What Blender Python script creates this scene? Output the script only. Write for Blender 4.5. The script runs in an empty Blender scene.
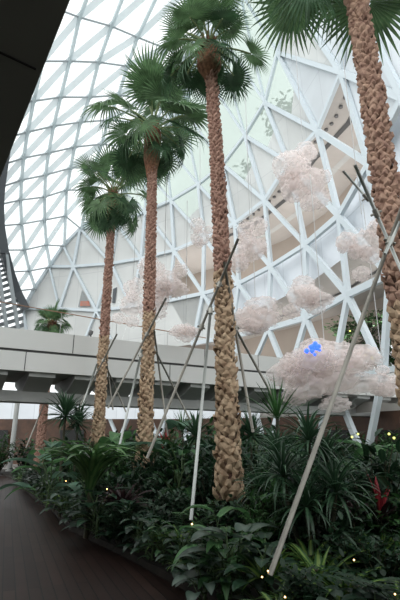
import bpy, bmesh, math, random
from mathutils import Vector, Matrix, noise
PI = math.pi
C = bpy.context.scene.collection
R = random.Random(7)

# ---------------------------------------------------------------- camera
F = 460.0
TH = math.atan(146.0 / F)
CT, ST = math.cos(TH), math.sin(TH)
EYE = Vector((0, 0, 1.6))
cam = bpy.data.cameras.new('camera'); cam.sensor_fit = 'VERTICAL'; cam.sensor_height = 36
cam.lens = 36 * F / 600.0; cam.clip_end = 500
co = bpy.data.objects.new('camera', cam); C.objects.link(co)
co.location = EYE; co.rotation_euler = (PI / 2 + TH, 0, 0)
bpy.context.scene.camera = co

def ray(px, py):
    x = (px - 200) / F; y = (300 - py) / F
    return Vector((x, CT - y * ST, y * CT + ST))
def at(px, py, Y):
    d = ray(px, py); return EYE + d * (Y / d.y)
def px_w(w, px, py, Y):            # metres for w pixels at that point
    return w / F * (Y / ray(px, py).y)

# ---------------------------------------------------------------- materials
def mat(name, col, rough=.6, metal=0., noise_amt=0., nscale=5., col2=None, bump=0., bscale=30., spec=.4, trans=0.):
    m = bpy.data.materials.new(name); m.use_nodes = True
    nt = m.node_tree; b = nt.nodes['Principled BSDF']
    b.inputs['Base Color'].default_value = (*col, 1); b.inputs['Roughness'].default_value = rough
    b.inputs['Metallic'].default_value = metal; b.inputs['Specular IOR Level'].default_value = spec
    tc = nt.nodes.new('ShaderNodeTexCoord')
    if noise_amt or col2:
        n = nt.nodes.new('ShaderNodeTexNoise'); n.inputs['Scale'].default_value = nscale; n.inputs['Detail'].default_value = 5
        nt.links.new(tc.outputs['Object'], n.inputs['Vector'])
        r = nt.nodes.new('ShaderNodeValToRGB'); c2 = col2 or tuple(c * (1 - noise_amt) for c in col)
        r.color_ramp.elements[0].color = (*c2, 1); r.color_ramp.elements[1].color = (*col, 1)
        r.color_ramp.elements[0].position = .35; r.color_ramp.elements[1].position = .65
        nt.links.new(n.outputs['Fac'], r.inputs['Fac']); nt.links.new(r.outputs['Color'], b.inputs['Base Color'])
    if bump:
        n2 = nt.nodes.new('ShaderNodeTexNoise'); n2.inputs['Scale'].default_value = bscale
        nt.links.new(tc.outputs['Object'], n2.inputs['Vector'])
        bp = nt.nodes.new('ShaderNodeBump'); bp.inputs['Strength'].default_value = bump
        nt.links.new(n2.outputs['Fac'], bp.inputs['Height']); nt.links.new(bp.outputs['Normal'], b.inputs['Normal'])
    return m

def leaf_mat(name, edge, mid, rough=.42, w=.5, soft=.15, tl=.25, spec=.35):
    """uv.x runs across the leaf; the middle stripe takes colour mid."""
    m = bpy.data.materials.new(name); m.use_nodes = True; nt = m.node_tree; b = nt.nodes['Principled BSDF']
    uv = nt.nodes.new('ShaderNodeUVMap'); sp = nt.nodes.new('ShaderNodeSeparateXYZ'); nt.links.new(uv.outputs[0], sp.inputs[0])
    a = nt.nodes.new('ShaderNodeMath'); a.operation = 'SUBTRACT'; a.inputs[1].default_value = .5; nt.links.new(sp.outputs[0], a.inputs[0])
    c = nt.nodes.new('ShaderNodeMath'); c.operation = 'ABSOLUTE'; nt.links.new(a.outputs[0], c.inputs[0])
    r = nt.nodes.new('ShaderNodeValToRGB'); e = r.color_ramp.elements
    e[0].color = (*mid, 1); e[1].color = (*edge, 1); e[0].position = w * .5 * (1 - soft); e[1].position = min(1, w * .5 * (1 + soft) + .01)
    nt.links.new(c.outputs[0], r.inputs['Fac'])
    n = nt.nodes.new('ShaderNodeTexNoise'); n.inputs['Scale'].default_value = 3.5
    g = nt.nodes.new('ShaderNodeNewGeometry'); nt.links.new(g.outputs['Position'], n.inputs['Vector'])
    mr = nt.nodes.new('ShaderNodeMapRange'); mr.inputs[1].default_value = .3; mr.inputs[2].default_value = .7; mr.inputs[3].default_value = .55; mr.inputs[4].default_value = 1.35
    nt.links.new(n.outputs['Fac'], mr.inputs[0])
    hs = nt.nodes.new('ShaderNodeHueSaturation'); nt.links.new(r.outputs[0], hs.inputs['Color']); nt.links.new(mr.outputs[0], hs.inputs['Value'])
    nt.links.new(hs.outputs[0], b.inputs['Base Color'])
    b.inputs['Roughness'].default_value = rough; b.inputs['Specular IOR Level'].default_value = spec
    t = nt.nodes.new('ShaderNodeBsdfTranslucent'); nt.links.new(hs.outputs[0], t.inputs[0])
    mx = nt.nodes.new('ShaderNodeMixShader'); mx.inputs[0].default_value = tl
    nt.links.new(b.outputs[0], mx.inputs[1]); nt.links.new(t.outputs[0], mx.inputs[2])
    nt.links.new(mx.outputs[0], nt.nodes['Material Output'].inputs[0])
    return m

def veil_mat(name, col, alpha, rough=1., fold=9.):
    """thin see-through cloth or glass: transparent mixed with a diffuse / translucent sheet."""
    m = bpy.data.materials.new(name); m.use_nodes = True; nt = m.node_tree
    nt.nodes.remove(nt.nodes['Principled BSDF'])
    d = nt.nodes.new('ShaderNodeBsdfDiffuse'); t = nt.nodes.new('ShaderNodeBsdfTranslucent'); tr = nt.nodes.new('ShaderNodeBsdfTransparent')
    d.inputs[0].default_value = (*col, 1); t.inputs[0].default_value = (*col, 1)
    m1 = nt.nodes.new('ShaderNodeMixShader'); m1.inputs[0].default_value = .45
    nt.links.new(d.outputs[0], m1.inputs[1]); nt.links.new(t.outputs[0], m1.inputs[2])
    m2 = nt.nodes.new('ShaderNodeMixShader')
    tc = nt.nodes.new('ShaderNodeTexCoord'); n = nt.nodes.new('ShaderNodeTexNoise')
    n.inputs['Scale'].default_value = fold; n.inputs['Detail'].default_value = 2; n.inputs['Distortion'].default_value = 1.5
    nt.links.new(tc.outputs['Object'], n.inputs['Vector'])
    mr = nt.nodes.new('ShaderNodeMapRange'); mr.inputs[1].default_value = .35; mr.inputs[2].default_value = .68
    mr.inputs[3].default_value = alpha * .8; mr.inputs[4].default_value = min(1, alpha * 1.2)
    nt.links.new(n.outputs['Fac'], mr.inputs[0]); nt.links.new(mr.outputs[0], m2.inputs[0])
    nt.links.new(tr.outputs[0], m2.inputs[1]); nt.links.new(m1.outputs[0], m2.inputs[2])
    nt.links.new(m2.outputs[0], nt.nodes['Material Output'].inputs[0])
    return m

def glass_mat(name, tint, haze, hcol=(.8, .85, .85)):
    m = bpy.data.materials.new(name); m.use_nodes = True; nt = m.node_tree
    nt.nodes.remove(nt.nodes['Principled BSDF'])
    tr = nt.nodes.new('ShaderNodeBsdfTransparent'); tr.inputs[0].default_value = (*tint, 1)
    d = nt.nodes.new('ShaderNodeBsdfTranslucent'); d.inputs[0].default_value = (*hcol, 1)
    g = nt.nodes.new('ShaderNodeBsdfGlossy'); g.inputs['Roughness'].default_value = .15; g.inputs[0].default_value = (.8, .8, .8, 1)
    a = nt.nodes.new('ShaderNodeMixShader'); a.inputs[0].default_value = haze
    nt.links.new(tr.outputs[0], a.inputs[1]); nt.links.new(d.outputs[0], a.inputs[2])
    b = nt.nodes.new('ShaderNodeMixShader'); b.inputs[0].default_value = .04
    nt.links.new(a.outputs[0], b.inputs[1]); nt.links.new(g.outputs[0], b.inputs[2])
    nt.links.new(b.outputs[0], nt.nodes['Material Output'].inputs[0])
    return m

def fin_mat(name, col):
    """milky fin that lets some daylight through"""
    m = bpy.data.materials.new(name); m.use_nodes = True; nt = m.node_tree; b = nt.nodes['Principled BSDF']
    b.inputs['Base Color'].default_value = (*col, 1); b.inputs['Roughness'].default_value = .5
    t = nt.nodes.new('ShaderNodeBsdfTranslucent'); t.inputs[0].default_value = (*col, 1)
    tr = nt.nodes.new('ShaderNodeBsdfTransparent')
    a = nt.nodes.new('ShaderNodeMixShader'); a.inputs[0].default_value = .4
    nt.links.new(b.outputs[0], a.inputs[1]); nt.links.new(t.outputs[0], a.inputs[2])
    c = nt.nodes.new('ShaderNodeMixShader'); c.inputs[0].default_value = .25
    nt.links.new(a.outputs[0], c.inputs[1]); nt.links.new(tr.outputs[0], c.inputs[2])
    nt.links.new(c.outputs[0], nt.nodes['Material Output'].inputs[0])
    return m

def emit_mat(name, col, s):
    m = bpy.data.materials.new(name); m.use_nodes = True; nt = m.node_tree
    b = nt.nodes['Principled BSDF']; b.inputs['Base Color'].default_value = (*col, 1)
    b.inputs['Emission Color'].default_value = (*col, 1); b.inputs['Emission Strength'].default_value = s
    return m

def plank_mat():
    m = bpy.data.materials.new('deck_planks'); m.use_nodes = True; nt = m.node_tree; b = nt.nodes['Principled BSDF']
    tc = nt.nodes.new('ShaderNodeTexCoord'); mp = nt.nodes.new('ShaderNodeMapping'); mp.inputs['Rotation'].default_value = (0, 0, -PI / 2 - math.atan(.40))
    nt.links.new(tc.outputs['Object'], mp.inputs['Vector'])
    br = nt.nodes.new('ShaderNodeTexBrick'); br.inputs['Scale'].default_value = 1; br.inputs['Brick Width'].default_value = 2.6; br.inputs['Row Height'].default_value = .14
    br.inputs['Mortar Size'].default_value = .008; br.inputs['Color1'].default_value = (.024, .0115, .0095, 1); br.inputs['Color2'].default_value = (.046, .025, .020, 1); br.inputs['Mortar'].default_value = (.004, .003, .003, 1)
    nt.links.new(mp.outputs[0], br.inputs['Vector'])
    n = nt.nodes.new('ShaderNodeTexNoise'); n.inputs['Scale'].default_value = 2.; nt.links.new(tc.outputs['Object'], n.inputs['Vector'])
    mx = nt.nodes.new('ShaderNodeMixRGB'); mx.blend_type = 'MULTIPLY'; mx.inputs[0].default_value = .5
    nt.links.new(br.outputs['Color'], mx.inputs[1]); nt.links.new(n.outputs['Fac'], mx.inputs[2]); nt.links.new(mx.outputs[0], b.inputs['Base Color'])
    b.inputs['Roughness'].default_value = .5; b.inputs['Specular IOR Level'].default_value = .13
    bp = nt.nodes.new('ShaderNodeBump'); bp.inputs['Strength'].default_value = .3; bp.inputs['Distance'].default_value = .01
    nt.links.new(br.outputs['Fac'], bp.inputs['Height']); bp.invert = True; nt.links.new(bp.outputs[0], b.inputs['Normal'])
    return m

def stripe_mat(name, c1, c2, scale, rot=(0, 0, 0), rough=.6, thr=.5):
    m = bpy.data.materials.new(name); m.use_nodes = True; nt = m.node_tree; b = nt.nodes['Principled BSDF']
    tc = nt.nodes.new('ShaderNodeTexCoord'); mp = nt.nodes.new('ShaderNodeMapping'); mp.inputs['Rotation'].default_value = rot
    nt.links.new(tc.outputs['Object'], mp.inputs[0])
    w = nt.nodes.new('ShaderNodeTexWave'); w.inputs['Scale'].default_value = scale; nt.links.new(mp.outputs[0], w.inputs[0])
    r = nt.nodes.new('ShaderNodeValToRGB'); r.color_ramp.elements[0].color = (*c1, 1); r.color_ramp.elements[1].color = (*c2, 1)
    r.color_ramp.elements[0].position = thr; r.color_ramp.elements[1].position = min(1, thr + .06)
    nt.links.new(w.outputs[1], r.inputs[0]); nt.links.new(r.outputs[0], b.inputs['Base Color']); b.inputs['Roughness'].default_value = rough
    return m

def panel_mat(name, col, seam):
    """matt cladding panel with faint joints"""
    m = bpy.data.materials.new(name); m.use_nodes = True; nt = m.node_tree; b = nt.nodes['Principled BSDF']
    tc = nt.nodes.new('ShaderNodeTexCoord'); sx = nt.nodes.new('ShaderNodeSeparateXYZ'); nt.links.new(tc.outputs['Object'], sx.inputs[0])
    ad = nt.nodes.new('ShaderNodeMath'); ad.operation = 'SUBTRACT'; nt.links.new(sx.outputs[0], ad.inputs[0]); nt.links.new(sx.outputs[1], ad.inputs[1])
    cb = nt.nodes.new('ShaderNodeCombineXYZ'); nt.links.new(ad.outputs[0], cb.inputs[0]); nt.links.new(sx.outputs[2], cb.inputs[1])
    br = nt.nodes.new('ShaderNodeTexBrick'); br.inputs['Scale'].default_value = 1; br.inputs['Brick Width'].default_value = 2.6; br.inputs['Row Height'].default_value = 3.4
    br.inputs['Mortar Size'].default_value = .035; br.offset = 0
    br.inputs['Color1'].default_value = (*col, 1); br.inputs['Color2'].default_value = (*[c * .93 for c in col], 1); br.inputs['Mortar'].default_value = (*seam, 1)
    nt.links.new(cb.outputs[0], br.inputs[0])
    n = nt.nodes.new('ShaderNodeTexNoise'); n.inputs['Scale'].default_value = .25; n.inputs['Detail'].default_value = 4; nt.links.new(tc.outputs['Object'], n.inputs[0])
    mr = nt.nodes.new('ShaderNodeMapRange'); mr.inputs[1].default_value = .3; mr.inputs[2].default_value = .7; mr.inputs[3].default_value = .86; mr.inputs[4].default_value = 1.04
    nt.links.new(n.outputs['Fac'], mr.inputs[0])
    hs = nt.nodes.new('ShaderNodeHueSaturation'); nt.links.new(br.outputs[0], hs.inputs['Color']); nt.links.new(mr.outputs[0], hs.inputs['Value'])
    nt.links.new(hs.outputs[0], b.inputs['Base Color']); b.inputs['Roughness'].default_value = .7
    return m

M = dict(
    steel=mat('white_steel', (.66, .725, .765), .45),
    fin=fin_mat('pale_fin', (.86, .90, .91)), finr=fin_mat('rib_fin', (.66, .73, .75)),
    ring=mat('ring_bar', (.42, .46, .48), .5),
    arch=mat('dark_arch', (.10, .11, .12), .5),
    panel=panel_mat('pale_panel', (.71, .72, .705), (.60, .61, .605)),
    panelw=panel_mat('white_panel', (.76, .80, .83), (.64, .67, .70)),
    glass=glass_mat('vault_glass', (.97, .985, .985), .10),
    gglass=glass_mat('green_glass', (.62, .70, .65), .55, (.66, .74, .68)),
    band=panel_mat('parapet_white', (.86, .90, .95), (.66, .70, .74)),
    tan=mat('tan_soffit', (.42, .395, .37), .7, nscale=.4, col2=(.385, .36, .335)),
    tanw=mat('tan_wall', (.38, .33, .285), .7, nscale=.4, col2=(.34, .29, .25)),
    brown=mat('brown_wood', (.12, .062, .040), .6, nscale=1.2, col2=(.07, .04, .028)),
    dark=mat('dark_void', (.03, .03, .03), .8),
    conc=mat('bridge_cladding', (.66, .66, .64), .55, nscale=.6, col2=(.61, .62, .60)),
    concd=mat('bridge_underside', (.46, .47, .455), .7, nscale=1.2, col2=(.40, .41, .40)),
    seam=mat('joint_dark', (.08, .08, .08), .8),
    canopy=mat('canopy_soffit', (.30, .32, .29), .6, nscale=.8, col2=(.26, .28, .255)),
    soil=mat('soil', (.018, .013, .009), 1, nscale=6, col2=(.008, .006, .004), bump=.6),
    floor=mat('floor_stone', (.22, .21, .19), .5, nscale=.8, col2=(.18, .17, .16)),
    deck=plank_mat(),
    pole=mat('dull_metal', (.29, .275, .24), .42, .5, nscale=6, col2=(.22, .21, .185)),
    polew=mat('bright_metal', (.46, .48, .46), .4, .5),
    clamp=mat('clamp_metal', (.30, .29, .26), .4, .8),
    tulle=veil_mat('tulle', (.99, .91, .885), .31, fold=1.1),
    tullec=veil_mat('tulle_rim', (.98, .94, .925), .16, fold=1.5),
    wire=mat('wire', (.5, .5, .5), .5, .3),
    rail=mat('handrail', (.30, .17, .11), .5),
    bark=mat('bark_scale', (.46, .30, .22), .85, nscale=9, col2=(.24, .135, .10), bump=.4, bscale=60),
    barkr=mat('bark_scale_red', (.42, .26, .20), .85, nscale=11, col2=(.22, .115, .085), bump=.4, bscale=60),
    barkt=mat('bark_scale_tan', (.54, .40, .27), .85, nscale=7, col2=(.29, .19, .12), bump=.4, bscale=50),
    core=mat('trunk_core', (.13, .07, .05), .95, nscale=12, col2=(.07, .04, .03), bump=.5),
    boot=mat('dry_boot', (.34, .17, .10), .9, nscale=14, col2=(.14, .065, .04)),
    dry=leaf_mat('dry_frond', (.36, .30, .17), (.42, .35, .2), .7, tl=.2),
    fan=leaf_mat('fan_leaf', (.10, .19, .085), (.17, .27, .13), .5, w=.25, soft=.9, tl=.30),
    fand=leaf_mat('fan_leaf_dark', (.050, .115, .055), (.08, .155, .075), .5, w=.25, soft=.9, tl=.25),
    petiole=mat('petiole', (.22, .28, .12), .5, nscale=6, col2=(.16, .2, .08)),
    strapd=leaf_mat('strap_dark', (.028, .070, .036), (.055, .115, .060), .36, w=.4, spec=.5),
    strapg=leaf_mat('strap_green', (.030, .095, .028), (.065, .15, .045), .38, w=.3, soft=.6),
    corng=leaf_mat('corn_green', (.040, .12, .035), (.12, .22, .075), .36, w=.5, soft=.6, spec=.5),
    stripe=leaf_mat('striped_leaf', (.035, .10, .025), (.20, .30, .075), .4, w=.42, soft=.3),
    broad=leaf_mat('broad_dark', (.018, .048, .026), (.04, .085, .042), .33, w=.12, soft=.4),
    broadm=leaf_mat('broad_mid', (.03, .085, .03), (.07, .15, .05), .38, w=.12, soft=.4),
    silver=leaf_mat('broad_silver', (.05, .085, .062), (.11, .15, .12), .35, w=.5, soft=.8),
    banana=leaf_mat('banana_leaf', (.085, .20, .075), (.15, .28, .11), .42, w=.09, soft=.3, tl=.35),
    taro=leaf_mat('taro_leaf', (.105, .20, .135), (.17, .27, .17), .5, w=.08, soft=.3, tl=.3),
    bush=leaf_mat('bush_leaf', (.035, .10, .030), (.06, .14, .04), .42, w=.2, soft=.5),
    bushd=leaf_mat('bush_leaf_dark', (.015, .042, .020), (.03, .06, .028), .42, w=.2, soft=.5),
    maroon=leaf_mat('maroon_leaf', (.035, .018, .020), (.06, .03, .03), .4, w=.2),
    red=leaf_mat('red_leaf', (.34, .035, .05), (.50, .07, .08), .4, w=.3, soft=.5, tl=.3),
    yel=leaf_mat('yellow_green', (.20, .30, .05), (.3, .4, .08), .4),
    stem=mat('stem', (.06, .055, .03), .8, nscale=8, col2=(.03, .035, .02)),
    gstem=mat('green_stem', (.05, .09, .03), .6),
    blue=emit_mat('blue_light', (.03, .10, 1.), 2.2),
    warm=emit_mat('warm_light', (1., .62, .22), 6.),
    yellow=emit_mat('yellow_light', (.95, 1., .25), 1.5),
    fixture=mat('fixture', (.12, .12, .12), .5),
    redbox=mat('red_sign', (.55, .20, .14), .6, nscale=2, col2=(.4, .22, .18)),
)

# ---------------------------------------------------------------- helpers
def obj(name, bm, m, parent=None, smooth=False, kind=None):
    me = bpy.data.meshes.new(name); bm.to_mesh(me); bm.free()
    me.materials.append(m)
    if smooth:
        for p in me.polygons: p.use_smooth = True
    return link(name, me, parent, kind)
def link(name, me, parent=None, kind=None):
    o = bpy.data.objects.new(name, me); C.objects.link(o)
    if parent is not None: o.parent = parent
    if kind: o['kind'] = kind
    return o
def thing(name, label, cat, loc=(0, 0, 0), rot=(0, 0, 0), group=None, kind=None, scale=1):
    o = bpy.data.objects.new(name, None); C.objects.link(o); o.location = loc; o.rotation_euler = rot
    o.scale = (scale,) * 3 if not hasattr(scale, '__len__') else scale
    o.empty_display_size = .1
    if label: o['label'] = label
    if cat: o['category'] = cat
    if group: o['group'] = group
    if kind: o['kind'] = kind
    return o
def tag(o, label, cat, group=None):
    o['label'] = label; o['category'] = cat
    if group: o['group'] = group
    return o

def face(bm, pts, uvs=None):
    vs = [bm.verts.new(p) for p in pts]
    f = bm.faces.new(vs)
    if uvs:
        l = bm.loops.layers.uv.verify()
        for lp, u in zip(f.loops, uvs): lp[l].uv = u
    return f
def beam(bm, a, b, n, w, d, ext=0.):
    """box beam from a to b, width w across, depth d along n (n points to the room)"""
    a = Vector(a); b = Vector(b); t = (b - a).normalized(); a = a - t * ext; b = b + t * ext
    n = (n - t * n.dot(t)).normalized(); s = t.cross(n)
    q = []
    for p in (a, b):
        for i, j in ((-1, 0), (1, 0), (1, 1), (-1, 1)):
            q.append(bm.verts.new(p + s * (w / 2 * i) + n * (d * j)))
    for f in ((0, 1, 2, 3), (7, 6, 5, 4), (0, 4, 5, 1), (1, 5, 6, 2), (2, 6, 7, 3), (3, 7, 4, 0)):
        bm.faces.new([q[i] for i in f])
def box(bm, x0, x1, y0, y1, z0, z1, mtx=None):
    vs = []
    for z in (z0, z1):
        for x, y in ((x0, y0), (x1, y0), (x1, y1), (x0, y1)):
            p = Vector((x, y, z)); vs.append(bm.verts.new(mtx @ p if mtx else p))
    for f in ((0, 3, 2, 1), (4, 5, 6, 7), (0, 1, 5, 4), (1, 2, 6, 5), (2, 3, 7, 6), (3, 0, 4, 7)):
        bm.faces.new([vs[i] for i in f])
def tube(bm, pts, rads, n=8, cap=True, closed=False):
    pts = [Vector(p) for p in pts]
    if not hasattr(rads, '__len__'): rads = [rads] * len(pts)
    rings = []; up = None
    for i, p in enumerate(pts):
        if closed: t = (pts[(i + 1) % len(pts)] - pts[i - 1]).normalized()
        else: t = (pts[min(i + 1, len(pts) - 1)] - pts[max(i - 1, 0)]).normalized()
        if up is None: up = Vector((0, 0, 1)) if abs(t.z) < .9 else Vector((1, 0, 0))
        a = t.cross(up)
        if a.length < 1e-4: a = t.cross(Vector((0, 1, 0)))
        a.normalize(); b = a.cross(t).normalized(); up = b if b.length > 0 else up
        rings.append([bm.verts.new(p + (a * math.cos(k * 2 * PI / n) + b * math.sin(k * 2 * PI / n)) * rads[i]) for k in range(n)])
    L = len(rings)
    for i in range(L if closed else L - 1):
        r0, r1 = rings[i], rings[(i + 1) % L]
        for k in range(n): bm.faces.new((r0[k], r0[(k + 1) % n], r1[(k + 1) % n], r1[k]))
    if cap and not closed:
        bm.faces.new(rings[0]); bm.faces.new(rings[-1][::-1])

# ---------------------------------------------------------------- the curved lattice wall (plan curve, vertical)
WT = [(-.75, 40), (-.55, 42.5), (-.40, 42), (-.233, 40), (-.114, 37), (.083, 32), (.168, 29), (.254, 26), (.341, 22.5), (.43, 19), (.53, 16), (.75, 13)]
def WY(s):
    if s <= WT[0][0]: return WT[0][1]
    for (a, ya), (b, yb) in zip(WT, WT[1:]):
        if s <= b:
            t = (s - a) / (b - a); return ya + (yb - ya) * t
    return WT[-1][1]
def wall_n(s):
    e = .03; a = Vector(((s - e) * WY(s - e), WY(s - e), 0)); b = Vector(((s + e) * WY(s + e), WY(s + e), 0))
    t = (b - a).normalized(); n = Vector((t.y, -t.x, 0))
    return n if n.y < 0 else -n
def wpt(px, py, off=0):
    d = ray(px, py); s = d.x / d.y
    p = EYE + d * (WY(s) / d.y)
    if off:                            # march the ray on until it lies `off` behind the wall
        for _ in range(6):
            pass
        Y = WY(s) + off; p = EYE + d * (Y / d.y)
    return p
def wn(px, py):
    d = ray(px, py); return wall_n(d.x / d.y)

row0 = [(-2, -2)] * 0 + [(81, 229), (105, 208), (125, 192), (146, 170), (165, 143), (183, 108), (200, 65), (215, 25), (240, -10), (290, -50)]
row1 = [(81, 229), (118, 224), (146, 212), (172, 201), (199, 185), (224, 165), (246, 136), (266, 103), (279, 53), (286, -8)]
row2 = [(74, 267), (112, 264), (142, 259), (175, 251), (205, 238), (236, 224), (266, 201), (290, 163), (319, 131), (343, 73), (351, -10)]
row3 = [(60, 309), (97, 311), (132, 307), (170, 301), (204, 294), (240, 284), (272, 267), (307, 245), (341, 216), (371, 164), (405, 98), (440, 20)]
row4 = [(40, 354), (80, 354), (118, 352), (156, 349), (194, 344), (232, 337), (270, 329), (308, 318), (350, 295), (392, 275), (440, 240), (490, 190)]
row5 = [(20, 398), (60, 396), (100, 394), (140, 390), (176, 386), (212, 382), (248, 379), (290, 378), (334, 380), (386, 371), (440, 362), (500, 340)]
row6 = [(0, 441), (38, 441), (80, 441), (120, 441), (160, 442), (188, 442), (225, 446), (268, 452), (316, 458), (368, 463), (424, 470)]
bound_low = [(24, 309), (35, 289), (50, 267), (64, 246)]

trim = thing('trim_1', 'white steel triangular lattice of the tall curved wall', None, kind='structure')
wall = thing('wall_right', 'pale triangular cladding panels of the curved wall', None, kind='structure')
def add_beam(a, b, w=.40, d=.5):
    n = (wn(*a) + wn(*b)).normalized()
    dist = ((wpt(*a) - EYE).length + (wpt(*b) - EYE).length) / 2; w = w * (.60 if dist > 38 else .70 if dist > 30 else .84)
    bm = bmesh.new(); beam(bm, wpt(*a), wpt(*b), n, w, .22, .1)
    o = obj('steel_beam', bm, M['steel'], trim); return o
def add_panel(pts, m, name='panel'):
    bm = bmesh.new(); n = wn(*pts[0])
    P = [wpt(*p) - n * .05 for p in pts]
    cen = sum(P, Vector()) / len(P)
    face(bm, P)
    return obj(name, bm, m, wall)

def chain(r, w=.40, lo=0, hi=99):
    for a, b in zip(r[lo:hi], r[lo + 1:hi]): add_beam(a, b, w)
for k in range(len(row1)):
    if k + 1 < len(row0) : pass
chain(row1, .42); chain(row2, .42); chain(row3, .42); chain(row4, .42, 4); chain(row5, .3, 7)
chain(row0, .30)
for k, p in enumerate(row1):
    if 0 < k:
        add_beam(p, row0[k], .30)
        if k < len(row0) - 1: add_beam(p, row0[min(k + 1, len(row0) - 1)], .22)
    add_beam(p, row2[k]); add_beam(p, row2[k + 1])
for k, p in enumerate(row2):
    add_beam(p, row3[k]); add_beam(p, row3[k + 1])
for k, p in enumerate(row3):
    if k >= 4: add_beam(p, row4[k]); add_beam(p, row4[k - 0 + 0]) if False else None
    if k >= 4 and k + 1 < len(row4): add_beam(p, row4[k + 1])
for k in range(5, 11):
    add_beam(row4[k], row5[k]);  add_beam(row4[k], row5[k + 1])
for k in (3, 4, 5, 6, 7, 8, 9):
    add_beam(row5[k + 0], row6[k], .36)
    if k >= 3: add_beam(row5[k - 1 + 0], row6[k], .36)
for a, b in zip(bound_low + [row1[0]], bound_low[1:] + [row1[0]]):
    if a != b: add_beam(a, b, .45)
add_beam((64, 246), row2[0], .36); add_beam((50, 267), row2[0], .42); add_beam((50, 267), row3[0], .25)
add_beam((24, 309), row3[0], .36)
add_beam((24, 309), (30, 354), .36); add_beam(row3[0], row4[0], .3); add_beam(row3[1], row4[1], .3); add_beam(row3[1], row4[2], .3)

# panels
add_panel([(24, 309), (35, 289), (50, 267), row3[0]], M['panel'])
add_panel([(50, 267), row2[0], row3[0]], M['panel']); add_panel([(50, 267), (64, 246), row2[0]], M['panel']); add_panel([(64, 246), row1[0], row2[0]], M['panel'])
GL = M['gglass']
def mix(a, b, t): return (a[0] + (b[0] - a[0]) * t, a[1] + (b[1] - a[1]) * t)
for k in range(len(row1)):
    if k + 1 < len(row1):
        a, b, c = row1[k], row1[k + 1], row2[k + 1]
        if k in (3, 4, 5, 6, 7):
            t = .42; a2, b2 = mix(a, c, t * 1.1), mix(b, c, t * .9)
            add_panel([a, b, b2, a2], GL, 'glass_panel'); add_panel([a2, b2, c], M['panel'])
        else: add_panel([a, b, c], M['panel'])
        add_panel([row0[k], row0[min(k + 1, 9)], row1[k + 1]] if k else [row0[0], row0[1], row1[1]], GL, 'glass_panel')
        if k: add_panel([row1[k], row0[k], row1[k + 1]], GL, 'glass_panel')
    add_panel([row2[k], row1[k], row2[k + 1]], M['panel'] if k < 8 else M['panelw'])
for k in range(len(row2)):
    last = k + 1 >= len(row2)
    if k < 3: add_panel([row3[k], row2[k], row3[k + 1]], M['panel'])
    if not last and (k < 2 or k >= 9): add_panel([row2[k], row3[k + 1], row2[k + 1]], M['panel'] if k < 5 else M['panelw'])
    if k >= 9: add_panel([row3[k], row2[k], row3[k + 1]], M['panelw'])
    if k == 2: add_panel([row2[k], row3[k + 1], row2[k + 1]], M['panel'])
for k in range(5):
    add_panel([row3[k], row3[k + 1] if k < 4 else row3[k], row4[k + 1]][:3] if k < 4 else [row3[3], row3[4], row4[4]], M['panel'])
    if k < 4: add_panel([row3[k], row4[k + 1], row4[k]], M['panel'])
add_panel([row3[4], row4[5], row4[4]], M['panel'])
add_panel([(24, 309), row3[0], row4[0], (14, 354)], M['panel'])

def strip(name, top, bot, offt, offb, m, parent, sub=3):
    """surface between two pixel polylines standing offt / offb behind the wall line"""
    bm = bmesh.new()
    def dens(l):
        o = []
        for a, b in zip(l, l[1:]):
            for i in range(sub): o.append(mix(a, b, i / sub))
        return o + [l[-1]]
    T = [wpt(*p, offt) for p in dens(top)]; B = [wpt(*p, offb) for p in dens(bot)]
    T = [bm.verts.new(p) for p in T]; B = [bm.verts.new(p) for p in B]
    for i in range(len(T) - 1): bm.faces.new((T[i], T[i + 1], B[i + 1], B[i]))
    return obj(name, bm, m, parent), None
def soffit(name, line, o0, o1, m, parent, dz=0., sub=3, th=.25):
    bm = bmesh.new(); l = []
    for a, b in zip(line, line[1:]):
        for i in range(sub): l.append(mix(a, b, i / sub))
    l.append(line[-1]); A = []; B = []
    for p in l:
        q = wpt(*p, o0); n = wn(*p); r = q - n * (o1 - o0) + Vector((0, 0, dz))
        A.append(q); B.append(r)
    va = [bm.verts.new(p) for p in A]; vb = [bm.verts.new(p) for p in B]
    for i in range(len(va) - 1): bm.faces.new((va[i], va[i + 1], vb[i + 1], vb[i]))
    return obj(name, bm, m, parent), (A, B)

inner = thing('wall_back', 'tan walkway floors and white parapets inside the building behind the lattice', None, kind='structure')
# upper gallery: ceiling just above row2, back wall, then white parapet under row3
up_line = [(100, 268), (130, 262), (160, 250), (175, 245), (205, 231), (236, 216), (266, 190), (290, 152), (319, 117), (343, 62), (352, -10)]
_, (UA, UB) = soffit('gallery_ceiling', up_line, .6, 7., M['tan'], inner)
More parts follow.
